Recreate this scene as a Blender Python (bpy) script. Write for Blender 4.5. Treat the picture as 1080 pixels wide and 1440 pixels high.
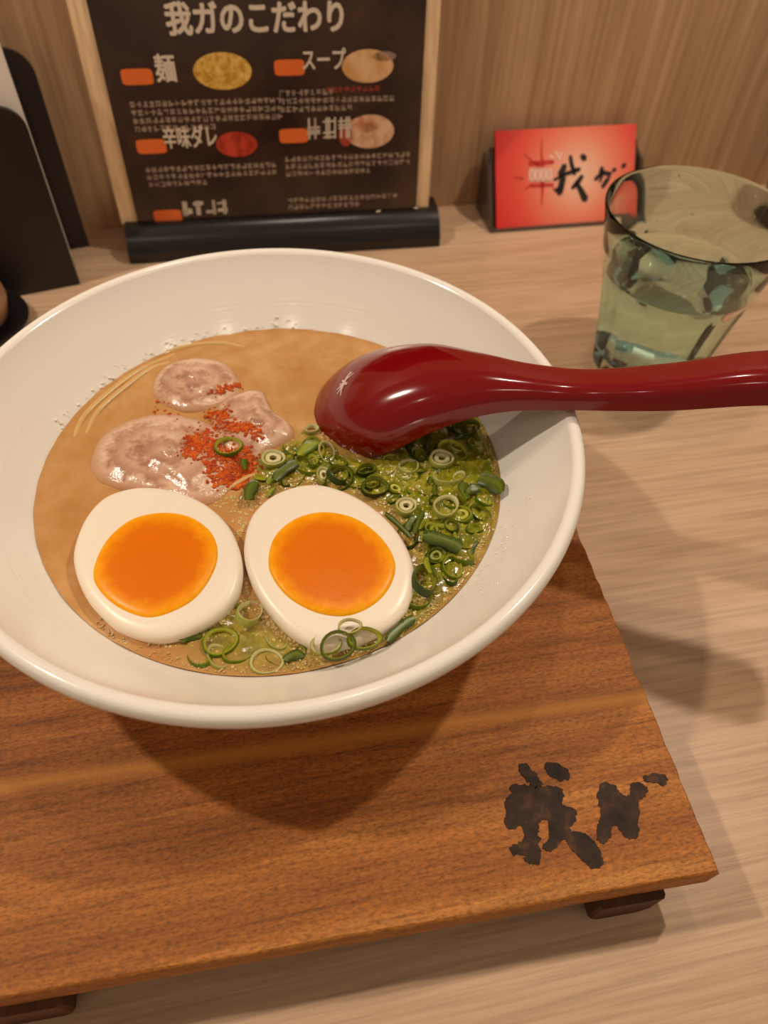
import bpy, bmesh, math, random
from mathutils import Vector, Matrix, noise as mnoise
random.seed(7)
for o in list(bpy.data.objects): bpy.data.objects.remove(o)
S = bpy.context.scene
COL = S.collection
# ------------------------------------------------------------------ camera
F, PIT, ROLL, YAW, H = 1000.0, math.radians(50.755), math.radians(2.866), math.radians(-13.183), 0.2511
def _basis():
    fw = Vector((0, math.cos(PIT), -math.sin(PIT))); up = Vector((0, math.sin(PIT), math.cos(PIT))); rt = Vector((1, 0, 0))
    c, s = math.cos(ROLL), math.sin(ROLL)
    r2 = rt*c + up*s; u2 = up*c - rt*s
    R = Matrix.Rotation(YAW, 3, 'Z')
    return R @ r2, R @ u2, R @ fw
RT, UP, FW = _basis()
EYE = Vector((0, 0, H))
cam_data = bpy.data.cameras.new('camera'); cam = bpy.data.objects.new('camera', cam_data); COL.objects.link(cam)
M = Matrix((RT, UP, -FW)).transposed().to_4x4(); M.translation = EYE
cam.matrix_world = M
cam_data.sensor_fit = 'VERTICAL'; cam_data.sensor_height = 36.0; cam_data.lens = 36.0*F/1440.0
cam_data.clip_start = 0.01
cam_data.dof.use_dof = True; cam_data.dof.aperture_fstop = 11.5
S.camera = cam
def ray(px, py): return RT*((px-540)/F) - UP*((py-720)/F) + FW
def at(px, py, z):                       # the point of the horizontal plane z seen at this pixel of the photograph
    d = ray(px, py); t = (z-H)/d.z; return EYE + d*t
def on_plane(px, py, p0, n):
    d = ray(px, py); t = (p0-EYE).dot(n)/d.dot(n); return EYE + d*t
cam_data.dof.focus_distance = (at(430, 760, 0.068)-EYE).dot(FW)
# ------------------------------------------------------------------ light
S.view_settings.view_transform = 'Standard'; S.view_settings.look = 'None'
S.view_settings.gamma = 1.0; S.view_settings.use_curve_mapping = False
S.view_settings.exposure = -0.27
W = bpy.data.worlds.new('world'); S.world = W; W.use_nodes = True
W.node_tree.nodes['Background'].inputs[0].default_value = (1.0, 0.80, 0.58, 1)
W.node_tree.nodes['Background'].inputs[1].default_value = 0.28
def lamp(name, loc, target, power, radius, color=(1.0, 0.83, 0.62)):
    d = bpy.data.lights.new(name, 'AREA'); d.shape = 'DISK'; d.size = radius*2; d.energy = power; d.color = color
    o = bpy.data.objects.new(name, d); COL.objects.link(o); o.location = loc
    o.rotation_euler = (Vector(target)-Vector(loc)).to_track_quat('-Z', 'Y').to_euler()
    return o
BC = Vector((0.0, 0.1762, 0.0))
KEY = (1.0, 0.86, 0.71)
lamp('pendant_lamp', (-0.434, 0.285, 0.75), (0, .22, .03), 3.3, 0.016, KEY)
lamp('pendant_lamp', (0.445, 0.285, 0.75), (0, .22, .03), 3.0, 0.016, KEY)
lamp('overhead_lamp', (0.10, 0.455, 1.10), (0.05, .18, .03), 1.3, 0.02, KEY)
for lx, ly in ((-1.1, -.7), (-.45, -1.0), (.35, -1.0), (1.0, -.7)):  # weak unseen lamps behind the camera, added as fill
    lamp('overhead_lamp', (lx, ly, 1.7), (0, .3, .05), 0.75, 0.05, KEY)
# ------------------------------------------------------------------ helpers
def sr(r, g, b):
    f = lambda c: (c/255/12.92 if c/255 <= 0.04045 else ((c/255+0.055)/1.055)**2.4)
    return (f(r), f(g), f(b), 1)
class N:                                   # small node-tree writer
    def __init__(s, name):
        s.m = bpy.data.materials.new(name); s.m.use_nodes = True; s.t = s.m.node_tree
        s.b = s.t.nodes['Principled BSDF']; s.out = s.t.nodes['Material Output']
    def n(s, typ, **kw):
        x = s.t.nodes.new(typ)
        for k, v in kw.items():
            if k.startswith('i_'): x.inputs[k[2:].replace('_', ' ')].default_value = v
            else: setattr(x, k, v)
        return x
    def l(s, a, b): s.t.links.new(a, b)
    def set(s, **kw):
        for k, v in kw.items(): s.b.inputs[k.replace('_', ' ')].default_value = v
        return s
    def coords(s, scale=(1, 1, 1), rot=(0, 0, 0), kind='Object'):
        tc = s.n('ShaderNodeTexCoord'); mp = s.n('ShaderNodeMapping'); mp.inputs['Scale'].default_value = scale; mp.inputs['Rotation'].default_value = rot
        s.l(tc.outputs[kind], mp.inputs['Vector']); return mp.outputs['Vector']
    def noise(s, vec, scale, detail=4, rough=.55, dist=0):
        x = s.n('ShaderNodeTexNoise'); x.inputs['Scale'].default_value = scale; x.inputs['Detail'].default_value = detail
        x.inputs['Roughness'].default_value = rough; x.inputs['Distortion'].default_value = dist
        s.l(vec, x.inputs['Vector']); return x.outputs['Fac']
    def ramp(s, fac, stops):
        r = s.n('ShaderNodeValToRGB'); e = r.color_ramp.elements
        while len(e) < len(stops): e.new(0.5)
        for q, (p, c) in zip(e, stops): q.position = p; q.color = c
        s.l(fac, r.inputs['Fac']); return r.outputs['Color']
    def mix(s, fac, a, b, mode='MIX'):
        x = s.n('ShaderNodeMix', data_type='RGBA', blend_type=mode)
        for v, k in ((fac, 0), (a, 6), (b, 7)):
            if hasattr(v, 'is_output'): s.l(v, x.inputs[k])
            else: x.inputs[k].default_value = v
        return x.outputs[2]
    def math(s, op, a, b=0.0):
        x = s.n('ShaderNodeMath', operation=op)
        for v, k in ((a, 0), (b, 1)):
            if hasattr(v, 'is_output'): s.l(v, x.inputs[k])
            else: x.inputs[k].default_value = v
        return x.outputs[0]
    def bump(s, h, strength=.3, dist=.001):
        x = s.n('ShaderNodeBump'); x.inputs['Strength'].default_value = strength; x.inputs['Distance'].default_value = dist
        s.l(h, x.inputs['Height']); s.l(x.outputs[0], s.b.inputs['Normal']); return s
    def color(s, c): s.l(c, s.b.inputs['Base Color']); return s
    def attr(s, name):
        x = s.n('ShaderNodeAttribute'); x.attribute_name = name; return x
def plain(name, c, rough=.5, **kw):
    m = N(name); m.set(Base_Color=c, Roughness=rough, **kw); return m.m
STREAK = .1640-.0862
class MB:
    def __init__(s): s.v = []; s.f = []
    def add(s, vs, fs):
        k = len(s.v); s.v += [Vector(p) for p in vs]; s.f += [tuple(i+k for i in f) for f in fs]; return s
    def loft(s, rings, closed=True, cap0=False, cap1=False):
        k = len(s.v); n = len(rings[0])
        for r in rings: s.v += [Vector(p) for p in r]
        for i in range(len(rings)-1):
            for j in range(n if closed else n-1):
                a = k+i*n+j; b = k+i*n+(j+1) % n
                s.f.append((a, b, b+n, a+n))
        if cap0: s.f.append(tuple(k+j for j in reversed(range(n))))
        if cap1: s.f.append(tuple(k+(len(rings)-1)*n+j for j in range(n)))
        return s
    def lathe(s, prof, seg, c=(0, 0, 0)):
        return s.loft([[(c[0]+r*math.cos(2*math.pi*j/seg), c[1]+r*math.sin(2*math.pi*j/seg), c[2]+z) for j in range(seg)] for r, z in prof])
    def tube(s, path, rad, seg=8, caps=True):
        path = [Vector(p) for p in path]; rings = []; 
        for i, p in enumerate(path):
            t = (path[min(i+1, len(path)-1)]-path[max(i-1, 0)]).normalized()
            a = t.cross(Vector((0, 0, 1))); a = a.normalized() if a.length > 1e-4 else Vector((1, 0, 0)); b = a.cross(t)
            r = rad[i] if isinstance(rad, (list, tuple)) else rad
            rings.append([p+a*r*math.cos(2*math.pi*j/seg)+b*r*math.sin(2*math.pi*j/seg) for j in range(seg)])
        return s.loft(rings, True, caps, caps)
    def sphere(s, c, r, seg=8, rng=5, sq=1.0):
        c = Vector(c); k = len(s.v); s.v.append(c+Vector((0, 0, r*sq)))
        for i in range(1, rng):
            ph = math.pi*i/rng
            for j in range(seg): th = 2*math.pi*j/seg; s.v.append(c+Vector((r*math.sin(ph)*math.cos(th), r*math.sin(ph)*math.sin(th), r*sq*math.cos(ph))))
        s.v.append(c-Vector((0, 0, r*sq))); e = len(s.v)-1
        for j in range(seg):
            s.f.append((k, k+1+j, k+1+(j+1) % seg)); s.f.append((e, k+1+(rng-2)*seg+(j+1) % seg, k+1+(rng-2)*seg+j))
        for i in range(rng-2):
            for j in range(seg):
                a = k+1+i*seg+j; b = k+1+i*seg+(j+1) % seg; s.f.append((a, a+seg, b+seg, b))
        return s
    def mesh(s, name, mat, origin=(0, 0, 0), smooth=True, angle=40, attrs=None):
        o = Vector(origin); me = bpy.data.meshes.new(name); me.from_pydata([tuple(p-o) for p in s.v], [], s.f); me.validate()
        bm = bmesh.new(); bm.from_mesh(me); bmesh.ops.recalc_face_normals(bm, faces=bm.faces); bm.to_mesh(me); bm.free()
        if attrs:
            for k, vals in attrs.items():
                a = me.attributes.new(k, 'FLOAT', 'POINT'); a.data.foreach_set('value', vals)
        if smooth:
            me.polygons.foreach_set('use_smooth', [True]*len(me.polygons)); me.set_sharp_from_angle(angle=math.radians(angle))
        me.materials.append(mat); me.update(); return me
    def build(s, name, mat, parent=None, origin=None, **kw):
        o = Vector(parent.location) if parent is not None and origin is None else Vector(origin or (0, 0, 0))
        if parent is not None and parent.parent is not None and origin is None: o = o+Vector(parent.parent.location)
        ob = bpy.data.objects.new(name, s.mesh(name, mat, o, **kw)); COL.objects.link(ob)
        if parent is not None: ob.parent = parent
        else: ob.location = o
        return ob
def tag(o, label=None, cat=None, group=None, kind=None):
    if label: o['label'] = label
    if cat: o['category'] = cat
    if group: o['group'] = group
    if kind: o['kind'] = kind
    return o
def empty(name, loc, label, cat, group=None):
    o = bpy.data.objects.new(name, None); COL.objects.link(o); o.location = loc; o.empty_display_size = .01
    return tag(o, label, cat, group)
def bbox(lo, hi, bev=.0, seg=2, rz=0, pivot=None):          # a box with rounded edges, as an MB
    bm = bmesh.new(); bmesh.ops.create_cube(bm, size=1)
    for v in bm.verts: v.co = Vector([lo[i]+(v.co[i]+.5)*(hi[i]-lo[i]) for i in range(3)])
    if bev: bmesh.ops.bevel(bm, geom=list(bm.edges), offset=bev, segments=seg, profile=.5, affect='EDGES')
    mb = MB(); bm.verts.index_update(); mb.v = [v.co.copy() for v in bm.verts]; mb.f = [tuple(v.index for v in f.verts) for f in bm.faces]; bm.free()
    if rz:
        R = Matrix.Rotation(rz, 3, 'Z'); p = Vector(pivot or (0, 0, 0)); mb.v = [R @ (v-p)+p for v in mb.v]
    return mb
def flat(polys, n, th):                                      # outlines given as 3D points, filled and given thickness th along n
    mb = MB(); n = Vector(n)
    for P in polys:
        P = [Vector(q) for q in P]; bm = bmesh.new(); vs = [bm.verts.new(q) for q in P]
        es = [bm.edges.new((vs[i], vs[(i+1) % len(vs)])) for i in range(len(vs))]
        bmesh.ops.triangle_fill(bm, use_beauty=True, edges=es, normal=n); bm.verts.index_update()
        fs = [tuple(v.index for v in f.verts) for f in bm.faces]; bm.free()
        k = len(P); vv = [q+n*th for q in P]+P
        ff = fs + [(i, (i+1) % k, (i+1) % k+k, i+k) for i in range(k)]
        mb.add(vv, ff)
    return mb
def smooth_loop(P, sub=4):                                   # closed Catmull-Rom
    out = []; n = len(P); P = [Vector(q) for q in P]
    for i in range(n):
        a, b, c, d = P[i-1], P[i], P[(i+1) % n], P[(i+2) % n]
        for k in range(sub):
            t = k/sub; out.append(.5*((2*b)+(c-a)*t+(2*a-5*b+4*c-d)*t*t+(3*b-a-3*c+d)*t**3))
    return out
def smooth_path(P, sub=6):
    P = [Vector(q) for q in P]; Q = [P[0]*2-P[1]]+P+[P[-1]*2-P[-2]]; out = []
    for i in range(1, len(Q)-2):
        a, b, c, d = Q[i-1:i+3]
        for k in range(sub):
            t = k/sub; out.append(.5*((2*b)+(c-a)*t+(2*a-5*b+4*c-d)*t*t+(3*b-a-3*c+d)*t**3))
    return out+[P[-1]]
def stroke(pts, w, basis):                                   # brush stroke as an outline; pts (x,y) in a local frame, w widths
    O, ex, ey = basis; P = [Vector((a, b)) for a, b in pts]
    if not isinstance(w, (list, tuple)): w = [w]*len(P)
    L, R = [], []
    for i, q in enumerate(P):
        t = (P[min(i+1, len(P)-1)]-P[max(i-1, 0)]).normalized(); nn = Vector((-t.y, t.x))
        if i == 0: L.append(q-t*w[0]*.4)
        L.append(q+nn*w[i]/2); R.append(q-nn*w[i]/2)
        if i == len(P)-1: L.append(q+t*w[-1]*.4)
    return [O+ex*q.x+ey*q.y for q in L+R[::-1]]
def text_mb(body, O, ex, ey, size, bold=0.0, wscale=1.0):
    cu = bpy.data.curves.new('t', 'FONT'); cu.body = body; cu.size = 1; cu.align_x = 'CENTER'; cu.align_y = 'CENTER'; cu.resolution_u = 3
    ob = bpy.data.objects.new('t', cu); COL.objects.link(ob); bpy.context.view_layer.update()
    me = bpy.data.meshes.new_from_object(ob.evaluated_get(bpy.context.evaluated_depsgraph_get()))
    mb = MB(); n = ex.cross(ey)
    for k in range(7):                       # thick brush weight: the glyphs repeated around themselves
        d = Vector((0, 0)) if k == 6 else Vector((math.cos(k*math.pi/3), math.sin(k*math.pi/3)))*bold
        mb.add([O+ex*((v.co.x*wscale+d.x)*size)+ey*((v.co.y+d.y)*size)+n*(k*.000006) for v in me.vertices], [tuple(p.vertices) for p in me.polygons])
    bpy.data.objects.remove(ob); bpy.data.curves.remove(cu); bpy.data.meshes.remove(me); return mb
def inside(x, y, poly):
    c = False; n = len(poly)
    for i in range(n):
        x1, y1 = poly[i]; x2, y2 = poly[i-1]
        if (y1 > y) != (y2 > y) and x < (x2-x1)*(y-y1)/(y2-y1)+x1: c = not c
    return c
# ------------------------------------------------------------------ materials
def wood(name, cols, along, scale, fine=1.0, rough=.45, bump=.15, spec=.4, lng=.06, con=.75):
    m = N(name); sc = [scale]*3; sc[along] = scale*lng
    v = m.coords(tuple(sc)); a = m.noise(v, 1.0, 5, .6, .6)
    sc2 = [scale*7*fine]*3; sc2[along] = scale*.22*fine
    v2 = m.coords(tuple(sc2)); b = m.noise(v2, 1.0, 3, .6)
    c1 = m.ramp(a, [(.28, cols[0]), (.5, cols[1]), (.72, cols[2])])
    c2 = m.ramp(b, [(.35, (.66, .62, .58, 1)), (.6, (1, 1, 1, 1))])
    m.color(m.mix(con, c1, c2, 'MULTIPLY')); m.set(Roughness=rough, Specular_IOR_Level=spec)
    m.bump(b, bump, .0006); return m
M_table = wood('table_laminate', (sr(196, 158, 122), sr(208, 172, 138), sr(220, 186, 154)), 0, 36, 2.2, .42, .2, .4, .10, .62).m
M_wall = wood('wall_laminate', (sr(178, 140, 102), sr(196, 158, 118), sr(214, 178, 138)), 2, 46, .6, .55, .06, .4, .05, .8).m
M_floor = plain('floor_dark', sr(70, 55, 45), .6)
bd = N('board_wood'); v = bd.coords((1, 1, 1))
va = bd.coords((3, 70, 70)); vb = bd.coords((40, 620, 620)); vc = bd.coords((520, 1300, 900))
na = bd.noise(va, 1, 5, .6, .5); nb_ = bd.noise(vb, 1, 4, .65); nc = bd.noise(vc, 1, 3, .7)
c = bd.ramp(na, [(.28, sr(144, 82, 28)), (.5, sr(180, 110, 46)), (.74, sr(204, 138, 66))])
c = bd.mix(.8, c, bd.ramp(nb_, [(.32, (.55, .5, .46, 1)), (.55, (1, 1, 1, 1))]), 'MULTIPLY')
c = bd.mix(.85, c, bd.ramp(nc, [(.3, (.45, .40, .36, 1)), (.5, (.95, .95, .95, 1)), (.72, (1.35, 1.3, 1.2, 1))]), 'MULTIPLY')
sx = bd.n('ShaderNodeSeparateXYZ'); bd.l(v, sx.inputs[0])
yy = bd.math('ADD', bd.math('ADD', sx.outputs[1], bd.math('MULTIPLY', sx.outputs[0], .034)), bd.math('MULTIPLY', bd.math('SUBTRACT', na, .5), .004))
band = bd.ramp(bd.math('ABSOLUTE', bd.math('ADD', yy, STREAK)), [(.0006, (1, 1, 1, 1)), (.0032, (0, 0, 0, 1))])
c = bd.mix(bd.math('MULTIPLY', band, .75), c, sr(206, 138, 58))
bd.color(c); bd.set(Roughness=.55, Specular_IOR_Level=.3); bd.bump(bd.math('ADD', bd.math('MULTIPLY', nb_, .7), nc), .45, .0006)
M_board = bd.m
M_foot = wood('foot_wood', (sr(70, 38, 18), sr(96, 56, 28), sr(120, 74, 40)), 1, 60, 2, .6, .3).m
mm = N('burned_mark'); v = mm.coords((1, 1, 1)); mm.color(mm.ramp(mm.noise(v, 180, 4), [(.3, sr(36, 24, 16)), (.55, sr(58, 40, 28)), (.78, sr(104, 68, 40))])); mm.set(Roughness=.6, Specular_IOR_Level=.2); M_mark = mm.m
pb = N('white_porcelain'); v = pb.coords(); sx = pb.n('ShaderNodeSeparateXYZ'); pb.l(v, sx.inputs[0])
rad = pb.math('SQRT', pb.math('ADD', pb.math('MULTIPLY', sx.outputs[0], sx.outputs[0]), pb.math('MULTIPLY', sx.outputs[1], sx.outputs[1])))
rn = pb.n('ShaderNodeTexNoise', noise_dimensions='1D'); rn.inputs['Scale'].default_value = 1; rn.inputs['Detail'].default_value = 3
pb.l(pb.math('MULTIPLY', rad, 900), rn.inputs['W'])
pb.set(Base_Color=sr(243, 236, 224), Roughness=.13, Specular_IOR_Level=.5); pb.bump(rn.outputs['Fac'], .07, .0006); M_porc = pb.m
# ------------------------------------------------------------------ setting
WY = 0.4682
tb = bbox((-.85, -.30, -.03), (.95, WY, 0), .002); o = tb.build('counter_table', M_table, origin=(0, .08, -.03), angle=30)
tag(o, 'pale wood-grain counter table under everything', 'table')
o = bbox((-.95, WY, -.72), (1.05, WY+.03, .46), .002).build('wall_back', M_wall, origin=(0, WY, -.72)); o['kind'] = 'structure'
o = MB().add([(-1.6, -1.6, -.72), (1.6, -1.6, -.72), (1.6, 1.8, -.72), (-1.6, 1.8, -.72)], [(0, 1, 2, 3)]).build('floor', M_floor, smooth=False); o['kind'] = 'structure'
# ------------------------------------------------------------------ serving board
BB = math.radians(-1.96); bn = Vector((math.cos(BB), math.sin(BB), 0)); bm_ = Vector((-math.sin(BB), math.cos(BB), 0))
ZB, BT = 0.0310, 0.0125
x0, x1, y0, y1 = -.114, .1101, .0319, .296
def bp(a, b, z): return bn*a+bm_*b+Vector((0, 0, z))
board = empty('serving_board', bp((x0+x1)/2, (y0+y1)/2, 0), 'dark reddish-brown wooden serving board with burned brush mark, under the ramen bowl', 'board')
rb = random.Random(3)
loop = []
NX, NY = 60, 90
for i in range(NX): loop.append((x0+(x1-x0)*i/NX, y0, 0, -1))
for i in range(NY): loop.append((x1, y0+(y1-y0)*i/NY, 1, 0))
for i in range(NX): loop.append((x1-(x1-x0)*i/NX, y1, 0, 1))
for i in range(NY): loop.append((x0, y1-(y1-y0)*i/NY, -1, 0))
cj = [rb.gauss(0, 1) for _ in loop]
cj = [(cj[i-1]+cj[i]*2+cj[(i+1) % len(cj)])/4 for i in range(len(cj))]
def bring(ins, z, amp):
    out = []
    for k, (a, b, nx, ny) in enumerate(loop):
        am = amp*(.8 if nx else .35); d = ins+abs(cj[k])*am
        ca = min(max(a-nx*d, x0+ins), x1-ins) if not nx else a-nx*d
        cb = min(max(b-ny*d, y0+ins), y1-ins) if not ny else b-ny*d
        out.append(bp(ca, cb, z))
    return out
pl = MB(); pl.loft([bring(.0008, ZB, .0008), bring(.0003, ZB-.0004, .0008), bring(0, ZB-.0012, .0006), bring(0, ZB-BT+.001, .0004), bring(.0008, ZB-BT, .0004)], True, True, True)
plank = pl.build('plank', M_board, board, angle=35)
for a0, a1 in ((-.0960, -.0755), (.0765, .0970)):
    f = MB(); zt = ZB-BT
    ring = lambda yy, e: [bp(a0+.003+e, yy, .0002), bp(a1-.003-e, yy, .0002), bp(a1-e, yy, .004), bp(a1-e, yy, zt), bp(a0+e, yy, zt), bp(a0+e, yy, .004)]
    f.loft([ring(y0-.0022, .0008), ring(y0-.0012, 0), ring(y1-.003, 0), ring(y1-.002, .0008)], True, True, True)
    f.build('foot_rail', M_foot, board, angle=25)
def bk(x, y): return at(640+x/2.4545, 1020+y/2.4545, ZB)
marks = [
 [(220,140),(240,132),(270,160),(295,190),(300,210),(275,215),(250,195),(225,165)],
 [(308,135),(345,130),(390,155),(392,185),(365,192),(325,172)],
 [(190,210),(240,205),(275,215),(300,210),(360,215),(375,240),(370,275),(415,290),(412,330),(395,365),(430,365),(475,395),(500,435),(512,470),(500,490),(470,488),(435,465),(400,425),(385,400),(360,405),(340,430),(315,435),(300,415),(325,385),(322,340),(300,325),(288,360),(292,400),(295,450),(290,478),(265,480),(240,465),(235,445),(205,450),(188,430),(205,410),(235,395),(230,350),(190,358),(170,330),(178,310),(172,275),(178,250),(195,235)],
 [(500,205),(530,200),(555,210),(570,235),(600,240),(605,205),(635,195),(665,215),(660,240),(635,260),(632,310),(630,380),(605,390),(580,380),(560,350),(538,350),(535,390),(515,405),(490,395),(492,350),(500,320),(498,280),(490,250)],
 [(650,180),(685,166),(720,170),(733,190),(720,210),(690,200),(660,195)]]
rj = random.Random(8)
def jag(P):
    Q = smooth_loop(P, 5); return [q+Vector((rj.gauss(0, .00022), rj.gauss(0, .00022), 0)) for q in Q]
for P in marks:
    mk = flat([jag([bk(*q) for q in P])], (0, 0, 1), .00025).build('burned_mark', M_mark, plank, smooth=False)
    mk['label'] = 'dark burned brush lettering'
# ------------------------------------------------------------------ ramen bowl
ZS = 0.0625                                # broth level
def zz(p): return (p[0], p[1]-ZB)
outer = [(.0, .0330), (.027, .0330), (.0285, .0313), (.031, .0311), (.0325, .0330), (.034, .0350), (.045, .0390), (.060, .046), (.075, .0565), (.088, .0685), (.0965, .0775), (.1005, .0800), (.1035, .0812), (.1050, .0838), (.1047, .0862), (.1036, .0874), (.1020, .0876), (.1006, .0868), (.0996, .0852), (.0960, .0800), (.0880, .0702), (.0805, .0620), (.070, .0530), (.055, .0440), (.038, .0385), (.02, .0365), (0.0002, .036)]
prof = [zz(q) for q in outer]
def dens(prof, k=4):
    P = [Vector((r, z, 0)) for r, z in prof]; return [(max(q.x, .0001), q.y) for q in smooth_path(P, k)]
o = MB().lathe(dens(prof, 3), 160, (BC.x, BC.y, ZB)).build('ramen_bowl', M_porc, origin=(BC.x, BC.y, ZB), angle=60)
tag(o, 'large white glossy porcelain ramen bowl with flared rim on the wooden board', 'bowl')
# ------------------------------------------------------------------ broth
GP = [(345,705),(372,655),(415,618),(470,640),(530,655),(600,600),(640,580),(684,585),(712,680),(706,745),(672,800),(640,838),(600,880),(560,905),(480,925),(580,830),(585,780),(560,735),(500,700),(440,682),(390,695)]
GP2 = [(250,905),(300,875),(335,850),(380,890),(440,910),(520,905),(590,865),(600,880),(540,920),(440,945),(350,950),(290,935)]
gw = [[(q.x, q.y) for q in (at(a, b, ZS) for a, b in P)] for P in (GP, GP2)]
br = MB(); RS = .0810; NR, NS = 105, 250; green = []; edge = []
rg = random.Random(5)
jit = [(rg.gauss(0, .003), rg.gauss(0, .003)) for _ in range(8)]
for i in range(NR+1):
    r = RS*(i/NR)
    for j in range(NS):
        t = 2*math.pi*j/NS; x, y = BC.x+r*math.cos(t), BC.y+r*math.sin(t)
        gv = sum(1.0 if inside(x+a, y+b, gw[0]) else (.75 if inside(x+a, y+b, gw[1]) else 0) for a, b in jit)/len(jit)
        z = ZS+.0006*math.exp(-((RS-r)/.0012)) + (.00025*math.sin(x*310+2*math.sin(y*190))*math.sin(y*270+1.3*math.sin(x*150)))
        if gv > 0 and r < RS-.002:           # sunken scallions push the surface up in soft lumps
            z += gv*(1.0 if y > .115 else .35)*(.0010+.0016*mnoise.noise(Vector((x*330, y*330, 3.0)))+.0008*mnoise.noise(Vector((x*760, y*760, 9.0))))
        br.v.append(Vector((max(r, .00005)*math.cos(t)+BC.x, max(r, .00005)*math.sin(t)+BC.y, z)))
        green.append(gv); edge.append(i/NR)
for i in range(NR):
    for j in range(NS):
        a = i*NS+j; b = i*NS+(j+1) % NS; br.f.append((a, a+NS, b+NS, b))
k = len(br.v)                               # underside following the bowl
for r, z in ((.0775, .060), (.062, .0495), (.035, .0395)):
    for j in range(NS): t = 2*math.pi*j/NS; br.v.append(Vector((BC.x+r*math.cos(t), BC.y+r*math.sin(t), z))); green.append(0); edge.append(0)
base = NR*NS
for q in range(3):
    s0 = base if q == 0 else k+(q-1)*NS; s1 = k+q*NS
    for j in range(NS): br.f.append((s0+j, s1+j, s1+(j+1) % NS, s0+(j+1) % NS))
br.f.append(tuple(k+2*NS+j for j in range(NS)))
m = N('broth'); v = m.coords()
n1 = m.noise(v, 60, 4, .6); n2 = m.noise(v, 420, 3, .7)
tan_ = m.ramp(n1, [(.3, sr(182, 128, 70)), (.55, sr(196, 146, 90)), (.8, sr(210, 166, 114))])
grn = m.ramp(m.noise(v, 190, 5, .7), [(.3, sr(66, 78, 4)), (.45, sr(110, 116, 6)), (.57, sr(144, 140, 22)), (.75, sr(190, 174, 98))])
fac = m.math('MULTIPLY', m.attr('green').outputs['Fac'], m.math('ADD', .72, m.math('MULTIPLY', n1, .5)))
fm = m.n('ShaderNodeClamp'); m.l(fac, fm.inputs[0])
m.color(m.mix(fm.outputs[0], tan_, grn)); m.set(Roughness=.16, Specular_IOR_Level=.5, Subsurface_Weight=.25, Subsurface_Radius=(.004, .002, .001))
m.bump(n2, .12, .0004)
o = br.build('broth', m.m, origin=(BC.x, BC.y, .04), attrs={'green': green, 'edge': edge}, angle=60)
tag(o, 'creamy tan pork broth filling the white bowl, greenish on the right', 'soup', kind='stuff')
# ------------------------------------------------------------------ eggs
M_white = N('egg_white').set(Base_Color=sr(242, 228, 208), Roughness=.32, Subsurface_Weight=.35, Subsurface_Radius=(.006, .0035, .002), Specular_IOR_Level=.45).m
m = N('yolk'); v = m.coords()
e = m.attr('t').outputs['Fac']; nz = m.noise(v, 260, 4, .7)
ee = m.math('ADD', e, m.math('MULTIPLY', m.math('SUBTRACT', nz, .5), .35))
m.color(m.ramp(ee, [(.0, sr(222, 112, 0)), (.70, sr(226, 116, 0)), (.9, sr(244, 152, 6)), (1.0, sr(248, 172, 24))]))
m.set(Roughness=.3, Subsurface_Weight=.2, Subsurface_Radius=(.004, .0015, .0003), Specular_IOR_Level=.16); m.bump(nz, .16, .0005); M_yolk = m.m
def egg(white_px, yolk_px, z0, label, tilt):
    W_ = smooth_loop([at(a, b, z0-.0015) for a, b in white_px], 5)
    Y_ = smooth_loop([at(a, b, z0) for a, b in yolk_px], 5)
    c = sum(W_, Vector())/len(W_); cy = sum(Y_, Vector())/len(Y_)
    th = lambda p: (p.x-c.x)*tilt[0]+(p.y-c.y)*tilt[1]
    root = empty('egg_half', (c.x, c.y, ZS-.008), label, 'egg', 'halves of the soft-boiled egg')
    def ring(s, dz): 
        out = []
        for p in W_:
            q = c+(p-c)*s; out.append(Vector((q.x, q.y, z0+dz+th(q))))
        return out
    mb = MB(); mb.loft([ring(.02, -.0004), ring(.45, -.0004), ring(.72, -.0001), ring(.86, 0), ring(.93, -.0002), ring(.97, -.0008), ring(.993, -.0018), ring(1, -.0035), ring(.985, -.006), ring(.94, -.009), ring(.84, -.012), ring(.6, -.0145), ring(.02, -.0155)], True, True, True)
    mb.build('egg_white', M_white, root, angle=80)
    ts = []; yb = MB(); rings = []
    for s, dz in ((.01, .0011), (.2, .00105), (.4, .00098), (.6, .0009), (.75, .00085), (.86, .00075), (.94, .0006), (.98, .0003), (1, -.0003), (.97, -.003)):
        rings.append([Vector((cy.x+(p.x-cy.x)*s, cy.y+(p.y-cy.y)*s, z0+dz+th(cy+(p-cy)*s))) for p in Y_]); ts += [s]*len(Y_)
    yb.loft(rings, True, True, True); yb.build('yolk', M_yolk, root, attrs={'t': ts}, angle=80)
egg([(160,697),(200,689),(245,694),(290,712),(325,745),(341,790),(335,832),(310,862),(272,883),(230,895),(188,890),(150,871),(116,832),(102,785),(114,742),(135,713)],
    [(130,802),(148,762),(183,733),(225,723),(266,728),(296,748),(307,775),(300,805),(276,838),(242,858),(205,866),(165,852),(138,828)], .0690, 'soft-boiled egg half with orange yolk on the left, lying clear of scallions', (.02, .05))
egg([(343,768),(355,728),(386,700),(430,686),(472,690),(520,712),(560,748),(583,795),(580,835),(560,868),(520,893),(470,908),(438,905),(400,882),(366,843),(348,805)],
    [(377,792),(386,757),(415,732),(455,722),(500,730),(536,755),(556,787),(552,817),(530,845),(492,863),(450,861),(410,843),(386,818)], .0690, 'soft-boiled egg half beside the scallion pile, scallion rings resting on its lower edge', (-.02, .05))
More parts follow.
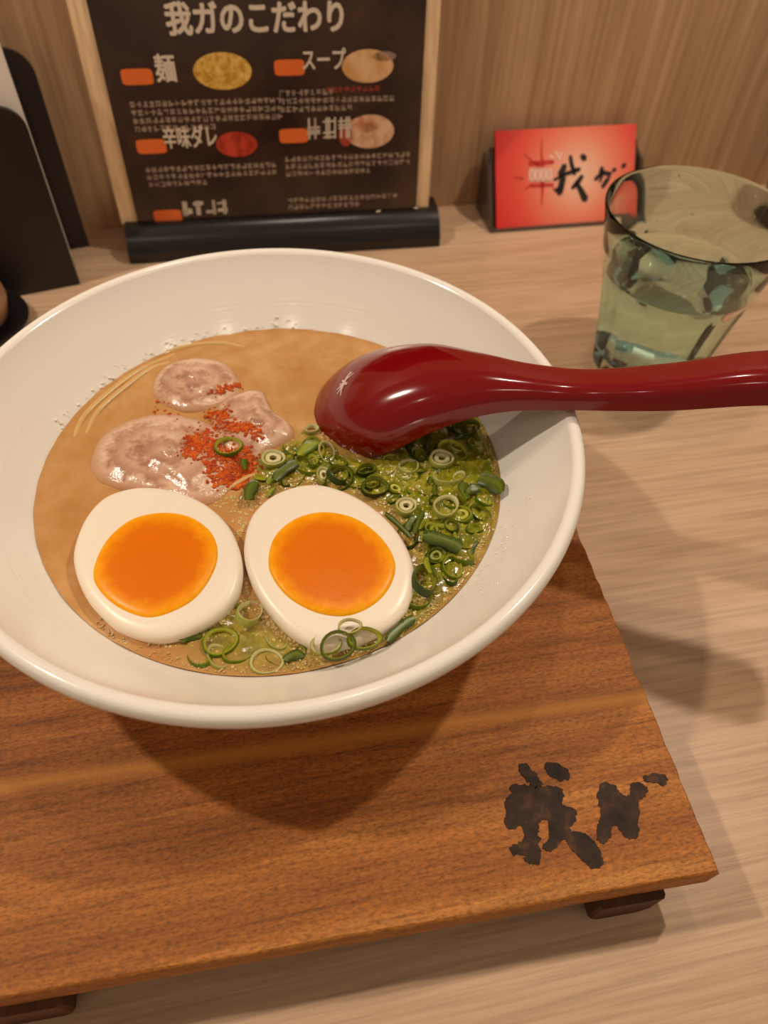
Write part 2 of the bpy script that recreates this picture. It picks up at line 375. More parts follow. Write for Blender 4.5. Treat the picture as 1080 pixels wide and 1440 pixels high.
# ------------------------------------------------------------------ pork slices
m = N('pork'); v = m.coords(); t = m.attr('t').outputs['Fac']
nz = m.noise(v, 90, 5, .65); nf = m.noise(v, 700, 3, .7)
wv = m.math('SINE', m.math('ADD', m.math('MULTIPLY', t, 15.0), m.math('MULTIPLY', nz, 16.0)))
c1 = m.ramp(m.math('ADD', m.math('MULTIPLY', wv, .10), nz), [(.3, sr(170, 122, 96)), (.5, sr(202, 158, 130)), (.7, sr(224, 188, 160))])
c2 = m.ramp(nf, [(.3, (.82, .78, .76, 1)), (.65, (1, 1, 1, 1))])
ed_ = m.ramp(t, [(.80, (0, 0, 0, 1)), (1.0, (1, 1, 1, 1))])
m.color(m.mix(ed_, m.mix(.6, c1, c2, 'MULTIPLY'), sr(192, 142, 92))); m.set(Roughness=.2, Subsurface_Weight=.3, Subsurface_Radius=(.005, .0025, .0015)); m.bump(nz, .5, .0012); M_pork = m.m
def pork(px, h, label, seed):
    rr = random.Random(seed); P = smooth_loop([at(a, b, ZS+.0005) for a, b in px], 6); c = sum(P, Vector())/len(P); k = len(P)
    ph = [rr.uniform(0, 6.28) for _ in range(4)]; rings = []; ts = []
    for i in range(15):
        s = 1-i/14.0*.985; ring = []
        for j, p in enumerate(P):
            q = c+(p-c)*s; a = 2*math.pi*j/k
            w = .0004*math.sin(7*s+2*a+ph[0])+.0003*math.sin(3*a+10*s+ph[1])+.0005*math.sin(q.x*520+ph[2])*math.sin(q.y*480+ph[3])
            z = ZS-.0008+h*(1-s**3.2)**.7+w*(1-s**4); ring.append(Vector((q.x, q.y, z))); ts.append(s)
        rings.append(ring)
    bot = [[Vector((c.x+(p.x-c.x)*s, c.y+(p.y-c.y)*s, z)) for p in P] for s, z in ((.97, ZS-.003), (.6, ZS-.0045))]
    ts = [1.0]*(2*k)+ts
    mb = MB(); mb.loft(bot[::-1]+rings, True, True, True)
    o = mb.build('pork_slice', M_pork, origin=(c.x, c.y, ZS-.004), attrs={'t': ts}, angle=80)
    tag(o, label, 'meat', 'pork slices in the broth')
pork([(210,548),(222,520),(250,504),(290,501),(322,512),(340,538),(335,560),(300,575),(262,580),(228,570)], .0042, 'pink braised pork slice at the back, nearest the far bowl wall', 11)
pork([(122,652),(138,612),(178,588),(230,578),(285,588),(318,610),(338,650),(330,688),(290,712),(230,700),(170,690),(135,676)], .0046, 'large swirled pork slice behind the left egg half', 12)
pork([(300,575),(330,552),(368,546),(384,575),(412,598),(416,618),(385,634),(350,655),(312,640),(295,605)], .0052, 'pork slice dusted with red chili, beside the scallions', 13)
# ------------------------------------------------------------------ noodles
M_noodle = N('noodle').set(Base_Color=sr(206, 166, 102), Roughness=.28, Subsurface_Weight=.25, Subsurface_Radius=(.003, .002, .001)).m
for P, lb in (([(104,622),(118,588),(150,556),(196,522),(246,500)], 'pale yellow noodle along the far left edge of the broth, outermost strand'),
          ([(122,612),(140,578),(176,546),(212,520),(240,512)], 'pale yellow noodle just inside the outermost strand, by the back pork slice'),
          ([(215,505),(255,490),(305,484),(345,490)], 'pale yellow noodle behind the back pork slice'),
          ([(292,702),(318,690),(350,672),(372,668)], 'pale yellow noodle between the chili and the right egg half')):
    zs = [ZS-.0012+.0009*math.sin(math.pi*i/(len(P)-1)) for i in range(len(P))]
    pts = smooth_path([at(a, b, z) for (a, b), z in zip(P, zs)], 8)
    tag(MB().tube(pts, .00125, 10).build('noodle', M_noodle, origin=pts[0], angle=60), lb, 'noodle', 'noodles in the broth')
# ------------------------------------------------------------------ chili powder
m = N('chili'); v = m.coords(); m.color(m.ramp(m.noise(v, 500, 3), [(.35, sr(158, 48, 2)), (.55, sr(198, 80, 4)), (.75, sr(222, 116, 18))])); m.set(Roughness=.35); M_chili = m.m
ch = MB(); rc = random.Random(21)
def pork_z(p):                              # height of the pork tops under a point, by ray
    return None
spots = [(285,622,26,16,150),(270,632,14,16,60),(308,583,14,9,70),(330,601,26,8,80),(345,602,14,6,30),(362,612,12,6,14),(318,640,26,14,90),(345,655,22,20,190),(318,668,22,14,110),(295,655,10,14,40),(330,678,24,8,70),(322,545,14,5,26),(335,543,8,4,10),(308,553,14,5,12),(240,575,30,14,8)]
dg_done = {}
pork_objs = [o for o in COL.objects if o.name.startswith('pork_slice')]
bpy.context.view_layer.update()
def top_z(x, y):
    best = ZS+.0002
    for o in pork_objs:
        ok, loc, nn, idx = o.ray_cast(Vector((x, y, .12))-o.location, Vector((0, 0, -1)))
        if ok: best = max(best, loc.z+o.location.z)
    return best
def surf(px, py):
    z = ZS+.003
    for _ in range(4): p = at(px, py, z); z = top_z(p.x, p.y)
    return Vector((p.x, p.y, z))
for cx, cy, sx_, sy_, n in spots:
    for _ in range(int(n*1.8)):
        p = surf(rc.gauss(cx, sx_*.55), rc.gauss(cy, sy_*.55)); ch.sphere(p+Vector((0, 0, .0001)), rc.uniform(.00025, .0008), 6, 4, .5)
o = ch.build('chili_powder', M_chili, origin=surf(310, 630)); tag(o, 'orange-red chili powder scattered over the pork slices', 'spice', kind='stuff')
# ------------------------------------------------------------------ scallions
def sc_mat(name, dark, mid, pale):
    m = N(name); v = m.coords(); t = m.attr('t').outputs['Fac']; nz = m.noise(v, 400, 3)
    m.color(m.ramp(m.math('ADD', t, m.math('MULTIPLY', m.math('SUBTRACT', nz, .5), .25)), [(.05, pale), (.5, mid), (.9, dark)]))
    m.set(Roughness=.34, Subsurface_Weight=.15, Subsurface_Radius=(.001, .0015, .0004), Specular_IOR_Level=.32); return m.m
M_sc = [sc_mat('scallion_dark', sr(50, 66, 12), sr(86, 98, 18), sr(140, 142, 44)),
        sc_mat('scallion_mid', sr(88, 106, 8), sr(140, 146, 18), sr(190, 184, 74)),
        sc_mat('scallion_pale', sr(150, 152, 64), sr(192, 186, 120), sr(216, 204, 156))]
def ring_mesh(R, wall, h, oval, mat, seg=22, inner=False, seed=0):
    rr = random.Random(seed); mb = MB(); ts = []
    wob = [1+rr.uniform(-.07, .07) for _ in range(5)]
    def rad_(a): return 1+.05*math.sin(2*a+wob[0]*9)+.035*math.sin(3*a+wob[1]*9)
    def tor(R0, R1, h_, t0, t1):
        prof = [(R1, -h_/2), (R1, h_/2*.7), ((R0+R1)/2+.0001, h_/2), (R0, h_/2*.7), (R0, -h_/2), (R1, -h_/2)]
        tt = [t1, t1, (t0+t1)/2, t0, t0, t1]
        rings = []
        for (r, z), t in zip(prof, tt):
            rings.append([(r*rad_(2*math.pi*j/seg)*math.cos(2*math.pi*j/seg), r*oval*rad_(2*math.pi*j/seg)*math.sin(2*math.pi*j/seg), z) for j in range(seg)]); ts.extend([t]*seg)
        mb.loft(rings)
    tor(R-wall, R, h, .15, 1.0)
    if inner: tor(R*.3, R*.62, h*.8, 0, .35)
    return mb.mesh('scallion_ring', mat, attrs={'t': ts}, angle=60)
def strip_mesh(L, w, bend, mat, seed=0):
    mb = MB(); ts = []; rings = []
    for i in range(9):
        u = i/8; a = bend*(u-.5); r = L/max(abs(bend), .01)
        c = Vector((r*math.sin(a), r*(math.cos(a)-1), 0)); tx = Vector((-math.sin(a), -math.cos(a), 0)); ww = w*(1-.32*abs(2*u-1)**3+.12*math.sin(9*u+seed*2.1))
        rings.append([c+tx*ww/2+Vector((0, 0, -.0002)), c+tx*ww*.25+Vector((0, 0, .0005)), c-tx*ww*.2+Vector((0, 0, .0002)), c-tx*ww/2+Vector((0, 0, .0006)), c+Vector((0, 0, -.0001))]); ts += [1, .62, .4, .8, .6]
    mb.loft(rings, True, True, True); return mb.mesh('scallion_strip', mat, attrs={'t': ts}, angle=60)
rings_ = {}
for mi in range(3):
    for si, (R, wl, h, ov, inn) in enumerate(((.0030, .0007, .0022, .9, False), (.0040, .0008, .0026, .78, False), (.0050, .0009, .0026, .86, False), (.0034, .0008, .002, .95, True), (.0026, .0008, .002, .8, False))):
        rings_[mi, si] = ring_mesh(R, wl, h, ov, M_sc[mi], 20, inn, mi*7+si)
strips = [strip_mesh(.0085, .0042, 1.1, M_sc[0], 1), strip_mesh(.008, .0034, -.9, M_sc[1], 2), strip_mesh(.011, .0036, .5, M_sc[0], 3), strip_mesh(.006, .003, 1.6, M_sc[0], 4)]
def scal(me, px, py, dz, rx, ry, rz, label, group=None, scale=(1, 1, 1)):
    z = ZS+.002
    p = at(px, py, ZS+dz); o = bpy.data.objects.new(me.name.split('.')[0], me); COL.objects.link(o)
    o.location = p; o.rotation_euler = (rx, ry, rz); o.scale = scale
    return tag(o, label, 'scallion', group)
def on_pork(px, py, dz): return surf(px, py).z-ZS+dz
ZE = .0072
scal(rings_[1, 2], 321, 628, on_pork(321, 628, .0012), .1, .05, .3, 'single green scallion ring lying on the red chili powder', None, (1, 1, .8))
scal(strips[0], 343, 652, on_pork(343, 652, .0012), 0, .1, 1.55, 'narrow green scallion strip on the chili beside the single ring', None, (.8, .6, 1))
scal(rings_[0, 2], 475, 908, ZE-.001, .35, -.15, .3, 'dark-rimmed scallion ring leaning on the lowest tip of the right egg half', None, (1.05, 1, 1))
scal(rings_[1, 2], 512, 898, ZE-.0015, .3, .1, .1, 'speckled green scallion ring on the right egg half, right of the dark-rimmed ring', None, (1, .8, 1))
scal(rings_[2, 1], 492, 881, ZE+.0008, .1, 0, .1, 'small pale scallion ring highest on the white of the right egg half', None, (.9, .8, .6))
scal(rings_[2, 2], 458, 906, ZE-.003, .1, 0, .1, 'pale scallion ring half hidden under the dark-rimmed one', None, (.9, .8, .6))
scal(rings_[1, 2], 310, 903, .0006, .1, .05, .5, 'round olive scallion ring floating below the gap between the egg halves', None, (1.05, 1.1, .8))
scal(rings_[2, 2], 375, 931, .0000, .05, .05, .0, 'faint pale scallion ring nearest the front rim of the bowl', None, (1, 1, .7))
scal(rings_[2, 2], 351, 862, .0018, .3, .5, 1.2, 'pale scallion ring tucked between the two egg halves', None, (1.15, .9, 1))
scal(strips[3], 413, 922, .0008, .1, .1, .1, 'small dark green scallion scrap near the front rim, below the right egg half', None)
scal(strips[3], 268, 895, .0008, .1, .1, .2, 'small dark green scallion scrap under the lower right edge of the left egg half', None)
scal(rings_[0, 2], 475, 667, .0030, .5, .3, 1.3, 'large oval scallion ring above the top of the right egg half', None, (1, .9, 1))
scal(rings_[0, 2], 527, 685, .0030, .3, 0, .1, 'dark oval scallion ring at the upper right edge of the right egg half', None, (1, .85, 1))
scal(rings_[0, 1], 515, 661, .0026, .3, 0, .2, 'small dark scallion ring just below the tip of the red spoon', None, (.9, .7, 1))
scal(rings_[2, 3], 384, 645, .0030, .1, .1, .4, 'pale thick-walled scallion ring right beside the chili powder', None, (1.3, 1.25, 1))
scal(strips[1], 432, 630, .0026, .1, .1, .7, 'bright green curled scallion piece left of the spoon tip', None, (1.3, 1.2, 1.5))
scal(rings_[2, 4], 438, 604, .0012, .1, .1, .4, 'tiny white scallion ring touching the left side of the red spoon', None, (1.1, 1.1, 1))
scal(rings_[2, 3], 621, 645, .0024, .1, .1, .4, 'pale round scallion ring in the shade below the spoon handle', None, (1.35, 1.3, 1))
scal(rings_[2, 3], 571, 712, .0026, .1, .1, .9, 'white-centred scallion slice right above the right egg half yolk', None, (1.2, 1.15, 1))
scal(rings_[2, 2], 627, 712, .0024, .1, .1, .9, 'broad pale scallion slice in the middle of the pile', None, (1.1, 1.0, .8))
scal(strips[2], 560, 738, .0040, .2, .1, -1.0, 'long dark scallion strip, left arm of the V beside the right egg half', None, (1.1, .45, 1))
scal(strips[2], 588, 735, .0044, .2, .1, 1.05, 'long dark scallion strip, right arm of the V beside the right egg half', None, (1.0, .5, 1))
scal(strips[2], 622, 760, .0040, .1, .1, -.5, 'wide dark green scallion leaf right of the V-shaped strips', None, (1.2, 1.3, 1.4))
scal(rings_[0, 2], 597, 815, .0036, .4, .2, 1.4, 'large curled dark green scallion piece hugging the right side of the right egg half', None, (1.25, .95, 1.2))
scal(strips[1], 600, 795, .0045, .3, .2, 1.5, 'bright green scallion sliver inside the large curled piece', None, (.9, .8, 1))
scal(strips[0], 693, 680, .0030, .2, -.2, -1.1, 'dark green folded scallion leaf against the right bowl wall', None, (1.3, 1.4, 1.3))
scal(strips[0], 652, 690, .0036, .1, .1, 1.4, 'dark green scallion leaf standing in the right of the pile', None, (1, 1, 1.2))
scal(strips[3], 664, 688, .0036, .1, .1, .3, 'dark green scallion scrap between two leaves in the right of the pile', None, (1, 1.2, 1.2))
scal(strips[2], 562, 884, .0020, .1, .1, .62, 'long olive scallion strip along the front right edge of the broth', None, (1.1, .8, 1))
scal(strips[2], 400, 662, .0030, .1, .1, .75, 'long dark green scallion leaf between the pale ring and the right egg half', None, (1.1, 1, 1.2))
scal(strips[0], 352, 690, .0026, .1, .1, 1.2, 'green scallion leaf touching the upper left of the right egg half', None, (1.1, 1, 1.2))
rs = random.Random(77)
eggpoly = [(336,768),(350,722),(384,694),(430,680),(475,684),(525,706),(567,743),(590,795),(588,838),(566,872),(522,899),(470,914),(434,911),(394,887),(358,848),(341,805)]
eggpoly1 = [(155,690),(245,688),(294,706),(330,740),(347,790),(341,836),(314,868),(274,889),(230,901)]
SPOONPX = [(440,560),(455,606),(500,637),(540,646),(600,612),(640,593),(700,580),(700,500),(570,480),(480,510)]
placed = []
def fill(poly, count, md, grp, lab, dense):
    xs = [q[0] for q in poly]; ys = [q[1] for q in poly]; tries = 0; done = 0
    while done < count and tries < 9000:
        tries += 1; x, y = rs.uniform(min(xs), max(xs)), rs.uniform(min(ys), max(ys))
        if not inside(x, y, poly) or inside(x, y, eggpoly) or inside(x, y, eggpoly1) or inside(x, y, SPOONPX): continue
        p = at(x, y, ZS)
        if (Vector((p.x, p.y))-Vector((BC.x, BC.y))).length > .0765: continue
        if any((x-a)**2+(y-b)**2 < md*md for a, b in placed): continue
        placed.append((x, y)); done += 1
        if rs.random() < .30:
            me = rs.choice(strips); scal(me, x, y, rs.uniform(-.0004, dense), rs.uniform(-.3, .3), rs.uniform(-.3, .3), rs.uniform(0, 6.28), lab.replace('small green scallion ring', 'small dark scallion leaf scrap'), grp+', leaf scraps', (rs.uniform(.5, .9), rs.uniform(.5, .9), 1))
        else:
            mi = rs.choice([0, 0, 1, 1, 1, 1, 2, 2]); me = rings_[mi, rs.choice([0, 1, 1, 2, 3, 4])]; s = rs.uniform(.9, 1.2); cn_ = ('dark green', 'bright green', 'pale')[mi]
            scal(me, x, y, rs.uniform(-.0014, dense), rs.uniform(-.3, .3), rs.uniform(-.3, .3), rs.uniform(0, 6.28), lab.replace('small green', 'small '+cn_), grp+', '+cn_, (s, s*rs.uniform(.75, 1), s))
fill([(590,625),(640,588),(684,590),(704,640),(640,680),(560,672),(560,645)], 34, 11, 'scallion rings under the spoon handle', 'small green scallion ring in the shaded heap below the spoon handle', .0016)
fill(GP, 78, 13, 'scallion rings in the heap', 'small green scallion ring in the heap right of the right egg half', .0018)
fill(GP2, 9, 26, 'scallion rings at the front', 'small green scallion ring floating near the front rim below the egg halves', -.0006)
# ------------------------------------------------------------------ foam bubbles
m = N('foam'); m.set(Base_Color=sr(206, 178, 116), Roughness=.08, Specular_IOR_Level=.6, Subsurface_Weight=.3, Subsurface_Radius=(.001, .001, .0006)); M_foam = m.m
fo = MB(); rf = random.Random(31)
bpy.context.view_layer.update(); broth_ob = bpy.data.objects['broth']
def bz(x, y):
    ok, loc, nn, idx = broth_ob.ray_cast(Vector((x, y, .12))-broth_ob.location, Vector((0, 0, -1)))
    return loc.z+broth_ob.location.z+.00005 if ok else ZS
def bub(x, y, r):
    p = at(x, y, ZS)
    if (Vector((p.x, p.y))-Vector((BC.x, BC.y))).length < RS-.0004: fo.sphere((p.x, p.y, bz(p.x, p.y)), r, 7, 4, .6)
for _ in range(2600):
    P = GP if rf.random() < .92 else GP2
    x, y = rf.uniform(250, 712), rf.uniform(585, 950)
    if inside(x, y, P) and not inside(x, y, eggpoly): bub(x, y, rf.choice([.0002, .00025, .0003, .0004, .0006]))
for P, n in ((eggpoly, 700), (eggpoly1, 160)):
    for _ in range(n):
        i = rf.randrange(len(P)); a, b = P[i-1], P[i]
        if P is eggpoly1 and (i == 0): continue
        u = rf.random(); cx, cy = (465, 795) if P is eggpoly else (222, 792); x, y = a[0]+(b[0]-a[0])*u, a[1]+(b[1]-a[1])*u
        d = abs(rf.gauss(0, 10)); L = math.hypot(x-cx, y-cy); bub(x+(x-cx)/L*d, y+(y-cy)/L*d, rf.choice([.00025, .0003, .0004, .0006]))
for _ in range(420):                        # along the bowl wall, right and front
    a = rf.uniform(-2.4, .55); rr_ = RS-.0008-abs(rf.gauss(0, .0016)); fo.sphere((BC.x+rr_*math.cos(a), BC.y+rr_*math.sin(a), ZS+.0004), rf.choice([.0002, .0003, .0004]), 6, 4)
for _ in range(60): bub(rf.gauss(395, 10), rf.gauss(612, 8), rf.choice([.0003, .0005]))
for _ in range(40): bub(rf.gauss(312, 14), rf.gauss(705, 6), rf.choice([.0003, .0006]))
for _ in range(60):
    u = rf.random(); bub(450+u*90+rf.gauss(0, 2), 612+u*35+rf.gauss(0, 2), rf.choice([.0003, .0005, .0006]))
o = fo.build('foam_bubbles', M_foam, origin=(BC.x, BC.y, ZS)); tag(o, 'tiny foam bubbles around the egg halves and scallions on the broth', 'foam', kind='stuff')
dr = MB()                                   # grease droplets splashed on the far left bowl wall
for _ in range(46):
    a = rf.uniform(1.35, 2.75); r = .0814+abs(rf.gauss(0, .0013)); z = .0625+(r-.0808)*1.16+.0002
    dr.sphere((BC.x+r*math.cos(a), BC.y+r*math.sin(a), z), rf.choice([.0003, .0004, .0006]), 7, 5, .7)
for _ in range(40):
    a = rf.uniform(-.9, -.4); r = .0865+rf.gauss(0, .003); z = .0625+(r-.0808)*1.16+.0001
    dr.sphere((BC.x+r*math.cos(a), BC.y+r*math.sin(a), z), rf.choice([.0002, .0003]), 6, 4, .6)
o = dr.build('broth_droplets', N('droplet').set(Base_Color=sr(240, 226, 204), Roughness=.06, Specular_IOR_Level=.8).m, origin=(BC.x, BC.y, ZS)); tag(o, 'small broth droplets splashed on the inner bowl wall', 'droplets', kind='stuff')
# ------------------------------------------------------------------ spoon
M_red = N('red_lacquer').set(Base_Color=sr(122, 0, 5), Roughness=.14, Specular_IOR_Level=.4, Coat_Weight=.3, Coat_Roughness=.02).m
M_pale = plain('white_print', sr(214, 186, 176), .4)
ST = [(-0.098, 0.04968, 0.00111, 0.00071, 0.00388), (-0.092, 0.05181, 0.01083, 0.00583, 0.00406), (-0.08, 0.05816, 0.02019, 0.0132, 0.00482), (-0.06, 0.06796, 0.02482, 0.01839, 0.00259), (-0.045, 0.07629, 0.02068, 0.01678, 0.0032), (-0.03, 0.0828, 0.01446, 0.01307, 0.00196), (-0.015, 0.08674, 0.01008, 0.00979, 0.00089), (0.0, 0.089, 0.00885, 0.0082, 0.0013), (0.03, 0.09716, 0.00962, 0.00883, 0.00079), (0.06, 0.10606, 0.01065, 0.00974, 0.00314), (0.085, 0.1112, 0.0111, 0.00727, 0.00332), (.115, .1165, .0112, .007, .0033), (.124, .118, .0085, .006, .0033), (.127, .1185, .003, .0035, .0033)]
RO = [(-0.1, 0.1452), (-0.05, 0.0495), (0.0, -0.1211), (0.1, -0.0717)]
SA = -0.4370081936; SX0 = (.101, .168)
def hermite(u, T, k):
    n = len(T); i = 0
    while i < n-2 and u > T[i+1][0]: i += 1
    def der(j):
        if j == 0: return (T[1][k]-T[0][k])/(T[1][0]-T[0][0])
        if j == n-1: return (T[-1][k]-T[-2][k])/(T[-1][0]-T[-2][0])
        h0 = T[j][0]-T[j-1][0]; h1 = T[j+1][0]-T[j][0]
        return (T[j+1][k]*h0*h0+(h1*h1-h0*h0)*T[j][k]-T[j-1][k]*h1*h1)/(h0*h1*(h0+h1))
    h = T[i+1][0]-T[i][0]; t = (u-T[i][0])/h
    return (2*t**3-3*t*t+1)*T[i][k]+(t**3-2*t*t+t)*h*der(i)+(-2*t**3+3*t*t)*T[i+1][k]+(t**3-t*t)*h*der(i+1)
sa = Vector((math.cos(SA), math.sin(SA), 0)); ss = Vector((-sa.y, sa.x, 0))
def frame(u):
    z, w, h, off = [hermite(u, ST, k) for k in (1, 2, 3, 4)]; e = 2e-4; uu = min(max(u, ST[0][0]+e), ST[-1][0]-e)
    sl = (hermite(uu+e, ST, 1)-hermite(uu-e, ST, 1))/(2*e); n = (Vector((0, 0, 1))-sa*sl).normalized(); r = hermite(u, RO, 1)
    return Vector((SX0[0], SX0[1], z))+sa*u+ss*off, ss*math.cos(r)+n*math.sin(r), n*math.cos(r)-ss*math.sin(r), w, h
def sp(u, th, shrink=0.0):
    c, b, n, w, h = frame(u); cx, sx = math.cos(th), math.sin(th)
    k = 2/2.3 if u < -.03 else 2/(2.3+min(1.0, (u+.03)/.03)*1.0)
    w = max(w-shrink, w*.35); h = max(h-shrink, h*.35)
    return c+b*w*math.copysign(abs(cx)**k, cx)+n*h*abs(sx)**k
us = [ST[0][0]+(ST[2][0]-ST[0][0])*(i/16)**2 for i in range(17)]+[ST[2][0]+(.115-ST[2][0])*i/84 for i in range(1, 85)]+[.115+.012*math.sin(i/8*math.pi/2) for i in range(1, 9)]
rings = []
for u in us:
    o_ = [sp(u, math.pi*i/28) for i in range(29)]
    inn = [sp(u, math.pi*i/28, .0024) for i in range(28, -1, -1)]
    rings.append(o_+inn)
spoon = empty('soup_spoon', (SX0[0], SX0[1], .0876), 'glossy dark red soup spoon lying face down across the bowl rim', 'spoon')
sbody = MB().loft(rings, True, True, True).build('spoon_body', M_red, spoon, angle=50)
def sp_find(px, py):                        # surface parameters (u, theta) whose point is seen at this pixel
    best = None
    for i in range(60):
        u = -.096+i*.0012
        for j in range(1, 40):
            q = sp(u, math.pi*j/40)-EYE; d = q.dot(FW); x, y = 540+F*q.dot(RT)/d, 720-F*q.dot(UP)/d
            e = (x-px)**2+(y-py)**2+ (1e6 if q.z+H < ZS else 0)
            if best is None or e < best[0]: best = (e, u, math.pi*j/40)
    return best[1], best[2]
u0, t0 = sp_find(485, 538)
P0 = sp(u0, t0); du = (sp(u0+.001, t0)-sp(u0-.001, t0)).normalized(); dv = (sp(u0, t0+.05)-sp(u0, t0-.05)).normalized(); nn = du.cross(dv).normalized()
if nn.z < 0: nn = -nn
dv = nn.cross(du)
lg = []
ex_ = (RT-nn*RT.dot(nn)).normalized(); ey_ = nn.cross(ex_)
if ey_.dot(UP) < 0: ey_ = -ey_
def pxl(x, y): return ((x-318)/5.4/3700, -(y-430)/5.4/3700)
for pts, w in (([(285,530),(295,480),(320,420),(350,360),(375,320)], [8,14,26,18,8]), ([(245,440),(290,430),(340,390),(405,370)], [8,20,22,8]), ([(250,490),(290,455),(330,430),(355,445)], [8,18,20,10]), ([(300,370),(315,400)], [10,20]), ([(330,440),(350,460)], [18,8]), ([(380,330),(370,350),(395,350)], [8,10,6]), ([(275,395),(300,420)], [8,14])):
    lg.append([p+nn*.00018-nn*((p-P0).length**2*14) for p in stroke([pxl(*q) for q in pts], [x/5.4/3700 for x in w], (P0, ex_, ey_))])
lo_ = flat(lg, nn, .0001).build('printed_crest', M_pale, sbody, smooth=False); lo_['label'] = 'small white brush crest near the spoon tip'
# ------------------------------------------------------------------ water glass
GC = Vector((.209, .2797, 0)); GH, GR = .0902, .0448
m = N('green_glass'); m.set(Base_Color=sr(228, 251, 243), Roughness=.0, Transmission_Weight=1.0, IOR=1.40); M_glass = m.m
m = N('water'); m.set(Base_Color=(.97, 1, .99, 1), Roughness=.0, Transmission_Weight=1.0, IOR=1.33); M_water = m.m
def grad(z): 
    u = z/GH; return .0285+(GR-.0285)*(.62*u+.38*u*u)
def gl(z, d, facet):
    out = []; n = 90; k = 10
    for j in range(n):
        a = 2*math.pi*j/n; seg_ = 2*math.pi/k; loc = ((a+.2) % seg_)-seg_/2
        r = grad(z)-d; fl = math.cos(seg_/2)/math.cos(loc); rr_ = r*(1-facet+facet*fl)
        out.append(GC+Vector((rr_*math.cos(a), rr_*math.sin(a), z)))
    return out
gr = [gl(.0003, .0030, .6), gl(.0012, .0012, 1)]
for i in range(1, 12): gr.append(gl(.0012+i*.0045, 0, 1))
gr += [gl(.0535, 0, .85), gl(.056, 0, .55), gl(.0585, -.0002, .25), gl(.061, -.0004, 0), gl(.07, -.0002, 0), gl(.08, 0, 0), gl(.0888, 0, 0), gl(.0899, .0003, 0), gl(.0902, .0008, 0), gl(.0899, .0013, 0), gl(.0888, .0016, 0)]
inner = [(.08, .0017), (.07, .0019), (.06, .0023), (.05, .0028), (.03, .0032), (.015, .0036), (.0105, .0050), (.009, .012), (.0085, .024)]
for z, d in inner: gr.append(gl(z, d, 0))
glass = empty('water_glass', GC, 'pale green faceted water glass standing behind the red spoon', 'glass')
MB().loft(gr, True, True, True).build('tumbler', M_glass, glass, angle=24)
dp = MB(); rd = random.Random(4)
for _ in range(26):
    a = rd.uniform(0, 6.28); z = rd.uniform(.062, .088); r = grad(z)-.0021; dp.sphere(GC+Vector((r*math.cos(a), r*math.sin(a), z)), rd.choice([.0003, .0005, .0007]), 8, 6)
dp.build('water_droplets', M_water, glass)['kind'] = 'stuff'
WZ = .0585
wr = [gl(.0086, .0235, 0), gl(.0091, .0117, 0), gl(.0106, .0047, 0), gl(.015, .0034, 0), gl(.03, .0030, 0), gl(.05, .0026, 0), gl(WZ+.0006, .0021, 0), gl(WZ+.0001, .0034, 0), gl(WZ, .006, 0), gl(WZ, .03, 0)]
o = MB().loft(wr, True, True, True).build('water', M_water, origin=GC+Vector((0, 0, .0086)), angle=50); tag(o, 'clear water filling two thirds of the green glass', 'water')
# ------------------------------------------------------------------ card holder and card
M_acr = N('smoky_acrylic').set(Base_Color=sr(96, 78, 66), Roughness=.12, Transmission_Weight=.35, IOR=1.49).m
hd = empty('card_holder', (.2185, .444, 0), 'small smoky clear acrylic card holder by the wall, holding the red card', 'card holder')
lean = math.atan2(.0305, .0512); cy_ = Vector((0, math.sin(lean), math.cos(lean))); cn = Vector((0, -math.cos(lean), math.sin(lean)))
CB = Vector((.1690, .4292, .0016)); cx_ = Vector((1, 0.0, 0))
def slab(O, ex, ey, n, w, h, th, bev=0):
    mb = MB(); vs = [O, O+ex*w, O+ex*w+ey*h, O+ey*h]; return mb.add(vs+[q-n*th for q in vs], [(0, 1, 2, 3), (7, 6, 5, 4), (0, 4, 5, 1), (1, 5, 6, 2), (2, 6, 7, 3), (3, 7, 4, 0)])
slab(CB-cn*.0032+Vector((-.003, 0, 0)), cx_, cy_, cn, .1045, .0500, .002).build('back_plate', M_acr, hd)
bbox((.1655, .4265, 0), (.2715, .462, .0015), .0004).build('base_plate', M_acr, hd)
for xx in (.1635, .2712):
    mb = MB(); vs = [(xx, .4265, .0001), (xx, .462, .0001), (xx, .462, .038), (xx, .4475, .034)]; vs2 = [(x+.0022, y, z) for x, y, z in vs]
    mb.add(vs+vs2, [(0, 1, 2, 3), (7, 6, 5, 4), (0, 4, 5, 1), (1, 5, 6, 2), (2, 6, 7, 3), (3, 7, 4, 0)]); mb.build('side_plate', M_acr, hd)
card = empty('red_card', CB, 'red card with black brush lettering standing in the acrylic holder', 'card')
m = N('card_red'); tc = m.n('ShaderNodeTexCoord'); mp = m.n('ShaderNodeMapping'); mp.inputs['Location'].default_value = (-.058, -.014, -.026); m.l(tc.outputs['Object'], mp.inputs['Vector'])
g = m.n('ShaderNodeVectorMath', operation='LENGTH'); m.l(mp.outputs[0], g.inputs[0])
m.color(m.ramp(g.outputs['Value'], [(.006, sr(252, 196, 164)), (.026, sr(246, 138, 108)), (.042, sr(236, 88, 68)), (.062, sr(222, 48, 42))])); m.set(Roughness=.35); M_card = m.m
csheet = slab(CB, cx_, cy_, cn, .0985, .0590, .003).build('card_sheet', M_card, card, smooth=False)
M_ink = plain('black_ink', sr(34, 20, 20), .5); M_wink = plain('pale_ink', sr(250, 214, 196), .5); M_dred = plain('deep_red_ink', sr(206, 48, 40), .5)
def card_pt(x, y):                          # crop position -> card frame
    q = on_plane(680+x/4.5, 140+y/4.5, CB, cn)-CB; return (q.x, q.dot(cy_))
cb = (CB+cn*.00012, cx_, cy_); sc_ = 1/4.5/2050
